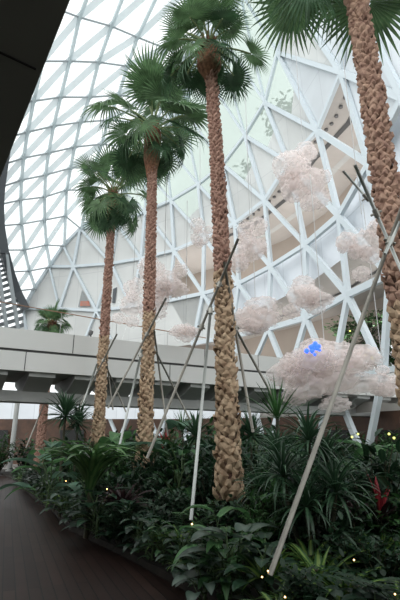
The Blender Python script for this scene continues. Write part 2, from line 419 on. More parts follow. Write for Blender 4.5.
# dark slots and downlights in that ceiling
for f0, f1 in ((.30, .36), (.62, .70)):
    bm = bmesh.new(); vv = [(bm.verts.new(a.lerp(b, f0) - Vector((0, 0, .03))), bm.verts.new(a.lerp(b, f1) - Vector((0, 0, .03)))) for a, b in zip(UA, UB)]
    for i in range(12, len(vv) - 1): bm.faces.new((vv[i][0], vv[i + 1][0], vv[i + 1][1], vv[i][1]))
    obj('ceiling_slot', bm, M['seam'] if f0 < .5 else M['concd'], inner)
for k in range(len(UA) - 1):
    if k < 12: continue
    for t in (.25, .75):
        p = UA[k].lerp(UA[k + 1], t).lerp(UB[k].lerp(UB[k + 1], t), .17) - Vector((0, 0, .06))
        bm = bmesh.new(); bmesh.ops.create_cone(bm, cap_ends=True, segments=12, radius1=.12, radius2=.13, depth=.1, matrix=Matrix.Translation(p))
        obj('downlight', bm, M['fixture'], inner)
def vwall(name, tops, z_of, m, parent):
    bm = bmesh.new(); t = [bm.verts.new(p) for p in tops]; b = [bm.verts.new(Vector((p.x, p.y, z_of(i)))) for i, p in enumerate(tops)]
    for i in range(len(t) - 1): bm.faces.new((t[i], t[i + 1], b[i + 1], b[i]))
    return obj(name, bm, m, parent)
# parapet band behind row3
ptop = [(150, 305), (186, 301), (204, 296), (240, 286), (272, 269), (307, 247), (341, 218), (371, 166), (405, 100)]
pbot = [(150, 334), (186, 331), (204, 326), (240, 314), (272, 303), (307, 285), (341, 260), (371, 226), (405, 180)]
strip('parapet', ptop, pbot, .9, .9, M['band'], inner)
_, (LA, LB) = soffit('lower_ceiling', pbot, .9, 7.5, M['tan'], inner)
bm = bmesh.new(); vv = [(bm.verts.new(a.lerp(b, .42) - Vector((0, 0, .03))), bm.verts.new(a.lerp(b, .46) - Vector((0, 0, .03)))) for a, b in zip(LA, LB)]
for i in range(len(vv) - 1): bm.faces.new((vv[i][0], vv[i + 1][0], vv[i + 1][1], vv[i][1]))
obj('ceiling_slot', bm, M['seam'], inner)
vwall('gallery_wall', UB, lambda i: max(2, UB[i].z - 12), M['tanw'], inner)
vwall('lobby_wall', LB, lambda i: LB[i].z - 3.2, M['tanw'], inner)
# lower floor edge: a tan ceiling band over the lobby and its brown wall
lt = [(-20, 402), (20, 402), (60, 402), (100, 402), (140, 403), (180, 404), (220, 405), (260, 405), (300, 404), (340, 402), (372, 402), (405, 404), (440, 406)]
lb = [(-20, 419), (20, 419), (60, 419), (100, 419), (140, 419), (180, 419), (220, 418), (260, 418), (300, 416), (340, 414), (372, 412), (405, 410), (440, 410)]
strip('fascia', lt[:8], lb[:8], -1., -1., M['band'], inner, 2)
strip('fascia', lt[7:], lb[7:], .9, .9, M['tan'], inner, 2)
bm = bmesh.new(); P = [wpt(p[0], p[1], 3.) for p in lb]
T = [bm.verts.new(p) for p in P]; B = [bm.verts.new(Vector((p.x, p.y, 0))) for p in P]
for i in range(len(T) - 1): bm.faces.new((T[i], T[i + 1], B[i + 1], B[i]))
obj('lobby_wall', bm, M['brown'], inner)
# dark shop openings low in the lobby wall
for x0, x1 in ((-16, 8), (60, 84), (120, 150), (330, 356), (380, 410)):
    strip('opening', [(x0, 430), (x1, 430)], [(x0, 447), (x1, 447)], 2.6, 2.6, M['dark'], inner, 1)
# little windows seen through the left panels
for pts in ([(78, 307), (82, 290), (91, 307)],):
    w = thing('window_2', None, None, kind='structure')
    bm = bmesh.new(); face(bm, [wpt(*p, -.06) for p in pts]); obj('pane', bm, mat('window_tint', (.28, .30, .30), .3), w)
    bm = bmesh.new(); face(bm, [wpt(*p, -.12) for p in [(80, 306), (80.5, 301), (89, 301), (90, 306)]]); obj('sign_panel', bm, M['redbox'], w)
w = thing('window_3', None, None, kind='structure')
bm = bmesh.new(); face(bm, [wpt(*p, -.06) for p in [(112, 303), (113, 289), (117, 287), (115, 303)]]); obj('pane', bm, M['arch'], w)

# ---------------------------------------------------------------- glass vault: a shell on a sphere
SC = Vector((4, 8, 0)); SR = 41.5
def spt(px, py):
    d = ray(px, py).normalized(); oc = EYE - SC
    b = oc.dot(d); c = oc.length_squared - SR * SR
    return EYE + d * (-b + math.sqrt(b * b - c))
RB = [
 [(70,-120),(50,-50),(35,5),(20,60),(10,103),(5,138),(1,165),(-2,188),(-3,205),(-2,226),(2,250),(8,272),(15,291),(24,309)],
 [(100,-115),(78,-40),(55,8),(42,61),(33,101),(27,132),(23,158),(21,180),(20,200),(21,224),(24,250),(29,271),(35,289)],
 [(130,-110),(98,-32),(79,17),(69,61),(60,97),(53,126),(48,153),(45,175),(44,197),(44,220),(46,245),(50,267)],
 [(165,-105),(132,-28),(111,26),(98,62),(89,97),(80,122),(74,147),(70,168),(66,190),(65,216),(64,246)],
 [(200,-100),(165,-22),(137,37),(127,66),(118,95),(108,120),(101,144),(94,165),(88,190),(81,229)],
 [(235,-95),(195,-18),(165,48),(156,75),(145,98),(135,122),(126,147),(116,172),(105,208)],
 [(270,-90),(220,-12),(185,58),(174,83),(163,105),(152,130),(138,160),(125,192)],
 [(290,-88),(238,-20),(203,45),(188,75),(176,103),(162,133),(146,170)],
 [(305,-88),(250,-25),(215,40),(200,68),(184,102),(165,143)],
 [(315,-88),(258,-34),(225,20),(208,55),(183,108)],
 [(325,-90),(265,-42),(232,8),(200,65)],
 [(335,-92),(275,-52),(215,25)],
 [(345,-94),(240,-10)],
]
def node(i, j):
    p = RB[i][j]
    if j == len(RB[i]) - 1: return wpt(*p)
    # near the seam pull the shell onto the wall so the two meet
    s = spt(*p); k = len(RB[i]) - 1 - j
    if k <= 2:
        w = wpt(*p); f = (.5, .2)[k - 1]
        dv = ray(*p).normalized(); ds = (s - EYE).length; dw = (w - EYE).length
        return EYE + dv * (ds + (dw - ds) * f)
    return s
vault = thing('ceiling', 'bright glass vault with slanting pale fins', None, kind='structure')
gl = bmesh.new(); GRID = [[node(i, j) for j in range(len(RB[i]))] for i in range(len(RB))]
for i in range(len(GRID) - 1):
    A, B = GRID[i], GRID[i + 1]
    for j in range(len(A) - 1):
        if j + 1 < len(B): face(gl, [A[j], B[j], B[j + 1], A[j + 1]])
        elif j < len(B): face(gl, [A[j], B[j], A[j + 1]])
obj('glazing', gl, M['glass'], vault)
def nin(p): return (SC + Vector((0, 0, 4)) - p).normalized()
for i, A in enumerate(GRID):
    bm = bmesh.new()
    for a, b in zip(A, A[1:]):
        if i == 0: beam(bm, a, b, nin(a), .7, 1.2, .1)
        else: beam(bm, a, b, nin(a), .20, .55, .02)
    obj('arch' if i == 0 else 'rib', bm, M['arch'] if i == 0 else M['finr'], vault)
for j in range(13):
    bm = bmesh.new(); n = 0
    for i in range(len(GRID) - 1):
        if j < len(GRID[i]) - 1 and j < len(GRID[i + 1]): beam(bm, GRID[i][j], GRID[i + 1][j], nin(GRID[i][j]), .13, .30, .02); n += 1
    if n: obj('ring_bar', bm, M['ring'], vault)
    else: bm.free()
for i in range(len(GRID) - 1):
    bm = bmesh.new(); n = 0
    for j in range(1, len(GRID[i])):
        if j - 1 < len(GRID[i + 1]):
            a, b = GRID[i][j], GRID[i + 1][j - 1]; beam(bm, a, b, nin(a), .50 if j < 8 else .42, .06, 0); n += 1
    obj('diagonal_fin', bm, M['fin'], vault)
# slatted side wall left of the arch
sl = bmesh.new(); Lf = [(-60, 180), (-60, 230), (-60, 270), (-55, 300), (-50, 330), (-50, 375)]; Rt = [(-2, 188), (-2, 226), (2, 250), (10, 276), (23, 309), (25, 350)]
lw = [EYE + (spt(*p) - EYE) * 1.0 for p in Lf]; rw = [EYE + (spt(*p) - EYE) * 1.0 for p in Rt]
for i in range(5):
    N = 6
    for k in range(N):
        a0, a1 = lw[i].lerp(lw[i + 1], k / N), lw[i].lerp(lw[i + 1], (k + .6) / N); b0, b1 = rw[i].lerp(rw[i + 1], k / N), rw[i].lerp(rw[i + 1], (k + .6) / N)
        face(sl, [a0, b0, b1, a1])
obj('wall_left', sl, mat('grey_slats', (.26, .28, .29), .6), None, kind='structure')
tr3 = bmesh.new()
for k in range(5): beam(tr3, lw[0].lerp(rw[0], .3 + k * .16), lw[5].lerp(rw[5], .3 + k * .16), nin(lw[0]), .22, .5)
obj('trim_3', tr3, M['ring'], None, kind='structure')


# ---------------------------------------------------------------- ground
bm = bmesh.new(); box(bm, -60, 60, -15, 60, -.3, -.02); obj('ground', bm, M['floor'], None, kind='structure')
edge = [(-16, 34), (-11.5, 28.5), (-8.8, 23.5), (-5.6, 16.5), (-3.85, 13), (-2.6, 10.1), (-1.75, 8.75), (-1.03, 7.6), (-.35, 6.4), (.15, 5.5), (.75, 4.5), (1.4, 3.5), (2.3, 2.2), (3.2, 1.0)]
def edge_x(y):
    for (x0, y0), (x1, y1) in zip(edge, edge[1:]):
        if y1 <= y <= y0: return x0 + (x1 - x0) * (y - y0) / (y1 - y0)
    return edge[0][0] if y > edge[0][1] else edge[-1][0]
bm = bmesh.new()
lf = [(-14.5, -10)] + [(-30, 34)]
vs = [bm.verts.new((x, y, 0)) for x, y in edge + [(4, -10), (-14, -10), (-24, 10), (-30, 34)]]
bm.faces.new(vs); bmesh.ops.recalc_face_normals(bm, faces=bm.faces)
if list(bm.faces)[0].normal.z < 0: bmesh.ops.reverse_faces(bm, faces=bm.faces)
obj('floor', bm, M['deck'], None, kind='structure')
bm = bmesh.new()
E2 = edge + [(12, 1), (16, 12), (10, 22), (-2, 30), (-14, 34)]
lo = [bm.verts.new((x, y, -.05)) for x, y in E2]; hi = [bm.verts.new((x + (.06 if i < len(edge) else 0), y, .07)) for i, (x, y) in enumerate(E2)]
bm.faces.new(hi)
for i in range(len(E2)): bm.faces.new((lo[i], lo[(i + 1) % len(E2)], hi[(i + 1) % len(E2)], hi[i]))
bmesh.ops.recalc_face_normals(bm, faces=bm.faces); obj('ground', bm, M['soil'], None, kind='structure')

# ---------------------------------------------------------------- dark canopy overhead, left
ZC = 4.2
def onz(px, py, z):
    d = ray(px, py); return EYE + d * ((z - 1.6) / d.z)
e1 = onz(70, 0, ZC); e2 = onz(0, 178, ZC); dd = (e2 - e1).normalized(); nn = Vector((-dd.y, dd.x, 0))
if nn.x > 0: nn = -nn
can = thing('ceiling', 'dark flat canopy edge overhead at the top left', None, kind='structure')
bm = bmesh.new(); a = e1 - dd * 16; b = e2 + dd * 7
q = [a, b, b + nn * 14, a + nn * 14]
lo = [bm.verts.new(p) for p in q]; hi = [bm.verts.new(p + Vector((0, 0, .45))) for p in q]
bm.faces.new(lo); bm.faces.new(hi[::-1])
for i in range(4): bm.faces.new((lo[i], lo[(i + 1) % 4], hi[(i + 1) % 4], hi[i]))
bmesh.ops.recalc_face_normals(bm, faces=bm.faces); obj('canopy_slab', bm, M['canopy'], can)
s1 = onz(0, 52, ZC); s2 = onz(36, 69, ZC); sd = (s2 - s1).normalized()
bm = bmesh.new()
for k in range(-2, 3):
    o_ = dd * (k * 2.4); p1, p2 = s2 + o_ , s2 + o_ - sd * 5
    beam(bm, p1 - Vector((0, 0, .0)), p2, Vector((0, 0, -1)), .018, .006)
obj('joint', bm, M['dark'], can)

bm = bmesh.new(); box(bm, -22, 14, -12, -11.7, 0, 8); obj('wall_unseen_shade', bm, M['tanw'], None, kind='structure')  # unseen wall behind the camera, added to darken the foreground
# ---------------------------------------------------------------- footbridge
BD = Vector((1 / math.hypot(1, .55), .55 / math.hypot(1, .55), 0)); BN = Vector((BD.y, -BD.x, 0))   # BN towards the viewer
B0 = Vector((0, 18, 0))
BMX = Matrix((( BD.x, -BN.x, 0, B0.x), (BD.y, -BN.y, 0, B0.y), (0, 0, 1, 0), (0, 0, 0, 1)))   # local x along, y away from viewer
bridge = thing('footbridge', 'long pale grey pedestrian bridge crossing behind the palms', 'bridge')
def bpart(name, boxes, m, parent=bridge):
    bm = bmesh.new()
    for b in boxes: box(bm, *b, mtx=BMX)
    return obj(name, bm, m, parent)
L0, L1 = -18, 12
pf = bpart('parapet', [(L0, L1, 0, .16, 4.62, 5.28)], M['conc'])
bpart('panel_joint', [(x, x + .025, -.006, .0, 4.62, 5.28) for x in [L0 + 2.6 * i for i in range(12)]] , M['seam'], pf)
bpart('shadow_gap', [(L0, L1, .06, .16, 4.54, 4.62)], M['seam'])
fc = bpart('fascia', [(L0, L1, .02, .2, 3.92, 4.54)], M['conc'])
bpart('panel_joint', [(x, x + .025, .014, .02, 3.92, 4.54) for x in [L0 + 1.1 + 2.6 * i for i in range(11)]], M['seam'], fc)
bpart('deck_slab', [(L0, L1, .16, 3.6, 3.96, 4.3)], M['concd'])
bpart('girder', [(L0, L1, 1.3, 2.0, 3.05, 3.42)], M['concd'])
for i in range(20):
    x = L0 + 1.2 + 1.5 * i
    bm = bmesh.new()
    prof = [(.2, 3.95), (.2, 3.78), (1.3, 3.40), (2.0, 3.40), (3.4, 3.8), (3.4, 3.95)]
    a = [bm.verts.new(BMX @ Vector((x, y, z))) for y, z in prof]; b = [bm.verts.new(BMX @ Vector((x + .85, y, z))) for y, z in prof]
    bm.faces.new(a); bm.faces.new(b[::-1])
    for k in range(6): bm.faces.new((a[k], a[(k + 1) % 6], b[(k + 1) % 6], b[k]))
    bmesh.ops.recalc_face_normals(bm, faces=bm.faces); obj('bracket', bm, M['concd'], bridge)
bpart('far_parapet', [(L0, L1, 3.45, 3.6, 4.3, 5.0)], M['conc'])
# thin brown handrail line
def strut(name, p, q, r, m, parent=None, n=8):
    bm = bmesh.new(); tube(bm, [p, q], r, n); return obj(name, bm, m, parent, smooth=True)
hr = thing('handrail', 'thin brown rail running above the bridge parapet', 'handrail')
A_, B_ = at(-10, 300, 17.2), at(206, 338, 20.5)
strut('rail', A_, B_, .022, M['rail'], hr)
for t in (.05, .3, .55, .8):
    p = A_.lerp(B_, t); strut('post', p, Vector((p.x, p.y, 4.3)), .012, M['wire'], hr)
fx = thing('spotlight', 'small dark fixture standing on the bridge beside the leftmost near palm', 'lamp', tuple(at(90.5, 339, 16.6)))
bm = bmesh.new(); tube(bm, [(0, 0, 0), (0, 0, .14)], .03, 8); obj('stand', bm, M['fixture'], fx)
bm = bmesh.new(); tube(bm, [(-.05, 0, .14), (.0, -.02, .22), (.03, -.05, .30)], [.06, .09, .07], 10); obj('lamp_head', bm, M['fixture'], fx)
bm = bmesh.new(); tube(bm, [(0, 0, -.7), (0, 0, 0)], .03, 8); obj('post', bm, M['fixture'], fx)

# ---------------------------------------------------------------- palms
def fan_mesh(name, m, segs=38, rad=1., span=300, split=.5, droop=.35, seed=0, w_=1.):
    rr = random.Random(seed); bm = bmesh.new(); uvl = bm.loops.layers.uv.verify()
    sp = math.radians(span); da = sp / segs
    ts = [0.04, .3, split, .72, .88, 1.]
    for s in range(segs):
        a = -sp / 2 + da * (s + .5); L = rad * (.80 + .2 * math.cos(a * .55)) * rr.uniform(.93, 1.04)
        dr = droop * rr.uniform(.6, 1.5); bend = rr.uniform(-.04, .04)
        rows = []
        for t in ts:
            r = L * t
            hw = (r * math.tan(da / 2) if t <= split else L * split * math.tan(da / 2) * (1 - ((t - split) / (1 - split)) ** 1.3)) * w_
            aa = a + bend * max(0, t - split) * 2
            z = -dr * rad * (max(0, t - .35) / .65) ** 2 * .9 + .16 * rad * abs(math.sin(a / 2)) * t
            rr_ = r * (1 - .18 * dr * t * t)
            d = Vector((math.cos(aa), math.sin(aa), 0)); n = Vector((-d.y, d.x, 0))
            c = d * rr_; hw = max(hw, .0015)
            fold = hw * .55
            rows.append((c + n * hw + Vector((0, 0, z)), c + Vector((0, 0, z - fold)), c - n * hw + Vector((0, 0, z))))
        V = [[bm.verts.new(p) for p in row] for row in rows]
        for i in range(len(V) - 1):
            for k, (u0, u1) in enumerate(((0, .5), (.5, 1))):
                f = bm.faces.new((V[i][k], V[i][k + 1], V[i + 1][k + 1], V[i + 1][k]))
                for lp, u in zip(f.loops, ((u0, ts[i]), (u1, ts[i]), (u1, ts[i + 1]), (u0, ts[i + 1]))): lp[uvl].uv = u
    me = bpy.data.meshes.new(name); bm.to_mesh(me); bm.free(); me.materials.append(m)
    return me
FANS = [fan_mesh('frond', M['fan'], 38, seed=i, droop=.12 + .10 * i) for i in range(4)]
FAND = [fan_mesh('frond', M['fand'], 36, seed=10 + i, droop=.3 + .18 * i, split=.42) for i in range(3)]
FDRY = [fan_mesh('frond', M['dry'], 26, seed=20, droop=.8, split=.3, w_=.7)]
def petiole_mesh():
    bm = bmesh.new(); n = 7; pts = []; rad = []
    for i in range(n):
        t = i / (n - 1); pts.append((-1 + t, 0, .10 * math.sin(t * PI))); rad.append(.045 - .022 * t)
    tube(bm, pts, rad, 6); me = bpy.data.meshes.new('petiole'); bm.to_mesh(me); bm.free(); me.materials.append(M['petiole'])
    for p in me.polygons: p.use_smooth = True
    return me
PET = petiole_mesh()

def frond(parent, cen, az, el, plen, blade, me, tip=None, roll=0.):
    """petiole from cen in direction (az, el) of length plen, then the fan blade tilted down by tip"""
    d = Vector((math.cos(az) * math.cos(el), math.sin(az) * math.cos(el), math.sin(el)))
    hub = Vector(cen) + d * plen
    tip = .55 if tip is None else tip
    e2 = el - tip
    x = Vector((math.cos(az) * math.cos(e2), math.sin(az) * math.cos(e2), math.sin(e2)))
    y = Vector((-math.sin(az), math.cos(az), 0)); z = x.cross(y)
    m = Matrix((x, y, z)).transposed().to_4x4() @ Matrix.Rotation(roll, 4, 'X')
    o = link('frond', me, parent)
    o.matrix_local = Matrix.Translation(hub) @ m @ Matrix.Scale(blade, 4)
    p = link('petiole', PET, o)
    # petiole: its x runs -1..0 along d, scaled to plen, expressed in the blade's frame
    y2 = Vector((-math.sin(az), math.cos(az), 0)); z2 = d.cross(y2)
    pm = Matrix.Translation(hub) @ Matrix((d, y2, z2)).transposed().to_4x4() @ Matrix.Diagonal((plen, .55, .8, 1))
    p.matrix_local = (Matrix.Translation(hub) @ m @ Matrix.Scale(blade, 4)).inverted() @ pm
    return o

def trunk_meshes(parent, h, r0, r1, bend, mlow, mup, seed, split=.45, big=.150, small=.085):
    """core + spiral of leaf-base scales; the lower trunk has larger, paler scales"""
    rr = random.Random(seed)
    def cen(z):
        t = z / h; return Vector((bend[0] * t * t, bend[1] * t * t, z))
    def rad(z):
        t = z / h; return r0 + (r1 - r0) * min(1, t * 1.1) ** .8 + (.05 * math.exp(-z / .5))
    bm = bmesh.new(); N = 24
    tube(bm, [cen(h * i / N) for i in range(N + 1)], [rad(h * i / N) * .93 for i in range(N + 1)], 14)
    tr = obj('trunk', bm, M['core'], parent, smooth=True)
    for part, z0, z1, m in (('lower_bark', 0., h * split, mlow), ('upper_bark', h * split, h, mup)):
        bm = bmesh.new(); z = z0; k = 0
        while z < z1:
            t = z / h; s = (big + (small - big) * min(1, t * 1.5)) * rr.uniform(.7, 1.25)
            a = k * 2.39996 + rr.uniform(-.15, .15); R_ = rad(z)
            c = cen(z); ra = Vector((math.cos(a), math.sin(a), 0)); ta = Vector((-ra.y, ra.x, 0)); up = Vector((0, 0, 1))
            lean = rr.uniform(-.85, .85); u = (up + ta * lean).normalized(); sd = u.cross(ra)
            o0 = c + ra * (R_ * .90); w = s * .62
            out = s * rr.uniform(.12, .62)
            p = [o0 - u * s * .7, o0 + sd * w - u * s * .1 + ra * .01, o0 + sd * w * .45 + u * s * .55 + ra * out, o0 + u * s * .75 + ra * (out + .01), o0 - sd * w * .45 + u * s * .55 + ra * out, o0 - sd * w - u * s * .1 + ra * .01]
            vf = [bm.verts.new(q) for q in p]; mid = bm.verts.new(o0 + ra * (.05 + out * .5) + u * s * .05)
            for i in range(6): bm.faces.new((vf[i], vf[(i + 1) % 6], mid))
            tip = bm.verts.new(o0 + u * s * .5)
            bm.faces.new((vf[2], vf[3], tip)); bm.faces.new((vf[3], vf[4], tip))
            z += s * s * .9 / .9 * .62 / (2 * PI * R_) * 1.05; k += 1
        obj(part, bm, m, tr)
    return cen, rad

def palm(label, base, top, r0, r1, petl, blade, spec, seed, group=None, name='fan_palm', bootr=1.35, booth=.55, mlow='barkt', mup='bark', extra=(), split=.45, big=.15, small=.085):
    base = Vector(base); top = Vector(top); h = (top - base).z
    p = thing(name, label, 'palm tree', tuple(base), group=group)
    cen, rad = trunk_meshes(p, h, r0, r1, ((top - base).x, (top - base).y), M[mlow], M[mup], seed, split, big, small)
    c = cen(h); rr = random.Random(seed + 5)
    # shaggy boot of old leaf bases
    bm = bmesh.new()
    tube(bm, [c + Vector((0, 0, z)) for z in (-booth, -booth * .6, -.1, .15, .3)], [r1 * 1.0, r1 * bootr, r1 * bootr, r1 * .8, .03], 12)
    for i in range(int(160 * booth + 40)):
        a = rr.uniform(0, 2 * PI); z = rr.uniform(-booth, .15); ra = Vector((math.cos(a), math.sin(a), 0)); ta = Vector((-ra.y, ra.x, 0))
        o0 = c + ra * r1 * 1.1 + Vector((0, 0, z)); L = rr.uniform(.14, .3); w = .028
        e = o0 + ra * L * .35 + Vector((0, 0, L)) + ta * rr.uniform(-.05, .05)
        v = [bm.verts.new(q) for q in (o0 - ta * w, o0 + ta * w, e + ta * w * .5, e - ta * w * .5, o0 + ra * .03)]
        bm.faces.new((v[0], v[4], v[3])); bm.faces.new((v[4], v[1], v[2])); bm.faces.new((v[4], v[2], v[3]))
    obj('leaf_base', bm, M['boot'], p)
    for (n, el0, el1, pl, bl, ms, tp) in spec:
        off = rr.uniform(0, PI)
        for i in range(n):
            az = off + 2 * PI * i / n + rr.uniform(-.4, .4); el = math.radians(rr.uniform(el0, el1))
            k = rr.uniform(.72, 1.2)
            frond(p, c + Vector((0, 0, rr.uniform(-.05, .12))), az, el, petl * pl * k, blade * bl * rr.uniform(.8, 1.15), rr.choice(ms), math.radians(tp + rr.uniform(-12, 12)), rr.uniform(-.35, .35))
    for (az, el, pl, bl, ms, tp, ro) in extra:
        frond(p, c, math.radians(az), math.radians(el), pl, bl, ms, math.radians(tp), ro)
    return p, c + base

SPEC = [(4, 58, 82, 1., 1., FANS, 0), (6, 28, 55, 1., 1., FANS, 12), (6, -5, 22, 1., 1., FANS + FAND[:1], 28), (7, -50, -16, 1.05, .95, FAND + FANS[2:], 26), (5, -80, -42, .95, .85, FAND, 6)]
pc, cC = palm('tall fan palm with reddish trunk standing in the middle of the bed', at(229, 497, 8.0) * 1, at(209, 50, 8.05), .165, .088, .86, .66, SPEC, 3, bootr=3.0, booth=.8, mup='barkr', split=.42)
pb, cB = palm('second tallest fan palm, the one just behind the brightest pole', at(144, 470, 12.0), at(153, 130, 12.1), .155, .100, 1.25, 1.0, SPEC, 11, bootr=2.6, booth=1.75, mup='barkr', split=.40)
pa, cA = palm('smallest near fan palm with its slim trunk in front of the bridge', at(97, 450, 15.0), at(113, 196, 15.1), .145, .100, 1.08, .84, SPEC, 21, bootr=2.1, booth=.9, mup='barkr', split=.4)
pd_base = at(402, 480, 5.2); pd_base = Vector((2.42, 5.2, .3)); pd_top = Vector((2.33, 5.2, 8.6))
FBIG = fan_mesh('frond', M['fand'], 44, seed=33, droop=.5, split=.42)
pd, cD = palm('closest fan palm, thick shaggy trunk at the right with its crown overhead', pd_base, pd_top, .165, .115, 1.0, .95,
              [(5, 60, 85, .9, .95, FANS, 12), (7, 25, 55, 1., 1.05, FANS, 28), (5, 0, 20, 1., 1., FANS, 30)], 31, bootr=1.2, booth=.4, mup='bark', mlow='barkt', split=.35, big=.13, small=.10)
pe, cE = palm('distant fan palm behind the bridge with crown above its parapet', (-9.27, 28, 0), (-9.3, 28, 8.9), .24, .2, .75, .75, SPEC, 41, bootr=1.2, booth=.5, mlow='barkr')
# hanging fan of the closest palm, seen at the top edge
def aim_frond(parent, world_hub, world_tipdir, world_up, cworld, blade, me):
    par = parent.matrix_basis.copy(); inv = Matrix.Translation(-Vector(parent.location))
    x = world_tipdir.normalized(); z = (world_up - x * world_up.dot(x)).normalized(); y = z.cross(x)
    m = Matrix.Translation(world_hub) @ Matrix((x, y, z)).transposed().to_4x4() @ Matrix.Scale(blade, 4)
    o = link('frond', me, parent); o.matrix_local = inv @ m
    d = (world_hub - cworld); L = d.length; d.normalize(); y2 = d.cross(Vector((0, 0, 1))).normalized(); z2 = d.cross(y2)
    pm = Matrix.Translation(world_hub) @ Matrix((d, y2, z2)).transposed().to_4x4() @ Matrix.Diagonal((L, .5, .8, 1))
    p = link('petiole', PET, o); p.matrix_local = m.inverted() @ pm
hub = at(306, -16, 5.0); aim_frond(pd, hub, at(303, 60, 5.0) - hub, Vector((.1, -1, .25)), cD, .88, FBIG)
hub = at(330, -30, 5.5); aim_frond(pd, hub, at(335, 60, 5.6) - hub, Vector((.5, -1, .25)), cD, .62, FAND[0])
hub = at(253, -14, 6.4); aim_frond(pd, hub, at(244, 30, 6.6) - hub, Vector((.1, -1, .3)), cD, .40, FDRY[0])

# ---------------------------------------------------------------- metal props against the palms
def prop(label, pts, r, m='pole', clamps=(), name='support_pole'):
    o = thing(name, label, 'pole', tuple(at(*pts[-1])))
    base = at(*pts[-1]); W = [at(*p) - base for p in pts]
    r = r * .78
    bm = bmesh.new(); tube(bm, W, r, 10); obj('tube', bm, M[m], o, smooth=True)
    d = (W[0] - W[-1]).normalized()
    for t in clamps:
        c = W[-1].lerp(W[0], t)
        bm = bmesh.new(); tube(bm, [c - d * .05, c + d * .05], r * 1.7, 10); side = d.cross(Vector((0, 1, 0))).normalized()
        tube(bm, [c - side * .07, c + side * .07], r * .7, 6)
        obj('clamp', bm, M['clamp'], o)
    return o
prop('thick metal pole slanting from the right edge down to the front plants', [(402, 207, 4.9), (270, 575, 4.3)], .030, clamps=(.87,))
prop('pale metal pole crossing the closest palm trunk from upper left', [(355, 165, 4.6), (402, 272, 5.0)], .026, 'polew', (.55,))
prop('short metal tube clamped across the pole beside the closest palm', [(343, 171, 4.75), (372, 204, 4.85)], .018, 'polew', (.2,))
prop('short pole stub at the right edge crossing the thick slanting pole', [(385, 254, 4.75), (400, 222, 4.8)], .022, 'polew')
prop('long metal pole slanting left from the middle palm trunk down past the second palm', [(238, 239, 7.6), (147, 458, 8.2)], .032, clamps=(.78, .58))
prop('bright upright metal pole standing left of the middle palm base', [(211, 306, 7.55), (191, 520, 6.9)], .032, 'polew', (.97,))
prop('dark metal pole leaning right from the middle palm trunk', [(224, 262, 7.8), (253, 432, 8.3)], .034, clamps=(.6,))
prop('lighter metal pole spreading right at the foot of the middle palm', [(229, 317, 7.9), (276, 402, 8.6)], .030, clamps=(.95,))
prop('metal pole crossing the second palm trunk from upper right', [(166, 298, 11.6), (108, 408, 11.9)], .034, clamps=(.66,))
prop('bright pole leaning against the lower left side of the second palm', [(142, 350, 11.6), (118, 452, 11.3)], .036, 'polew', (.94,))
prop('steep dark pole on the right side of the second palm', [(154, 330, 11.8), (168, 436, 12.2)], .032)
prop('slanting pole spreading right at the foot of the second palm', [(156, 352, 11.85), (190, 420, 12.6)], .032)
prop('metal pole crossing the smallest near palm from upper right', [(117, 334, 14.6), (70, 425, 14.7)], .034, clamps=(.7,))
prop('bright pole leaning left from the smallest near palm', [(97, 364, 14.6), (74, 430, 14.3)], .038, 'polew')
prop('steep pole right of the smallest near palm', [(106, 356, 14.9), (113, 410, 15.3)], .03)
prop('pole spreading right at the foot of the smallest near palm', [(106, 366, 14.9), (126, 412, 15.8)], .032)
prop('thin far pole leaning on the distant palm behind the bridge', [(44, 404, 27.5), (26, 448, 27)], .05)

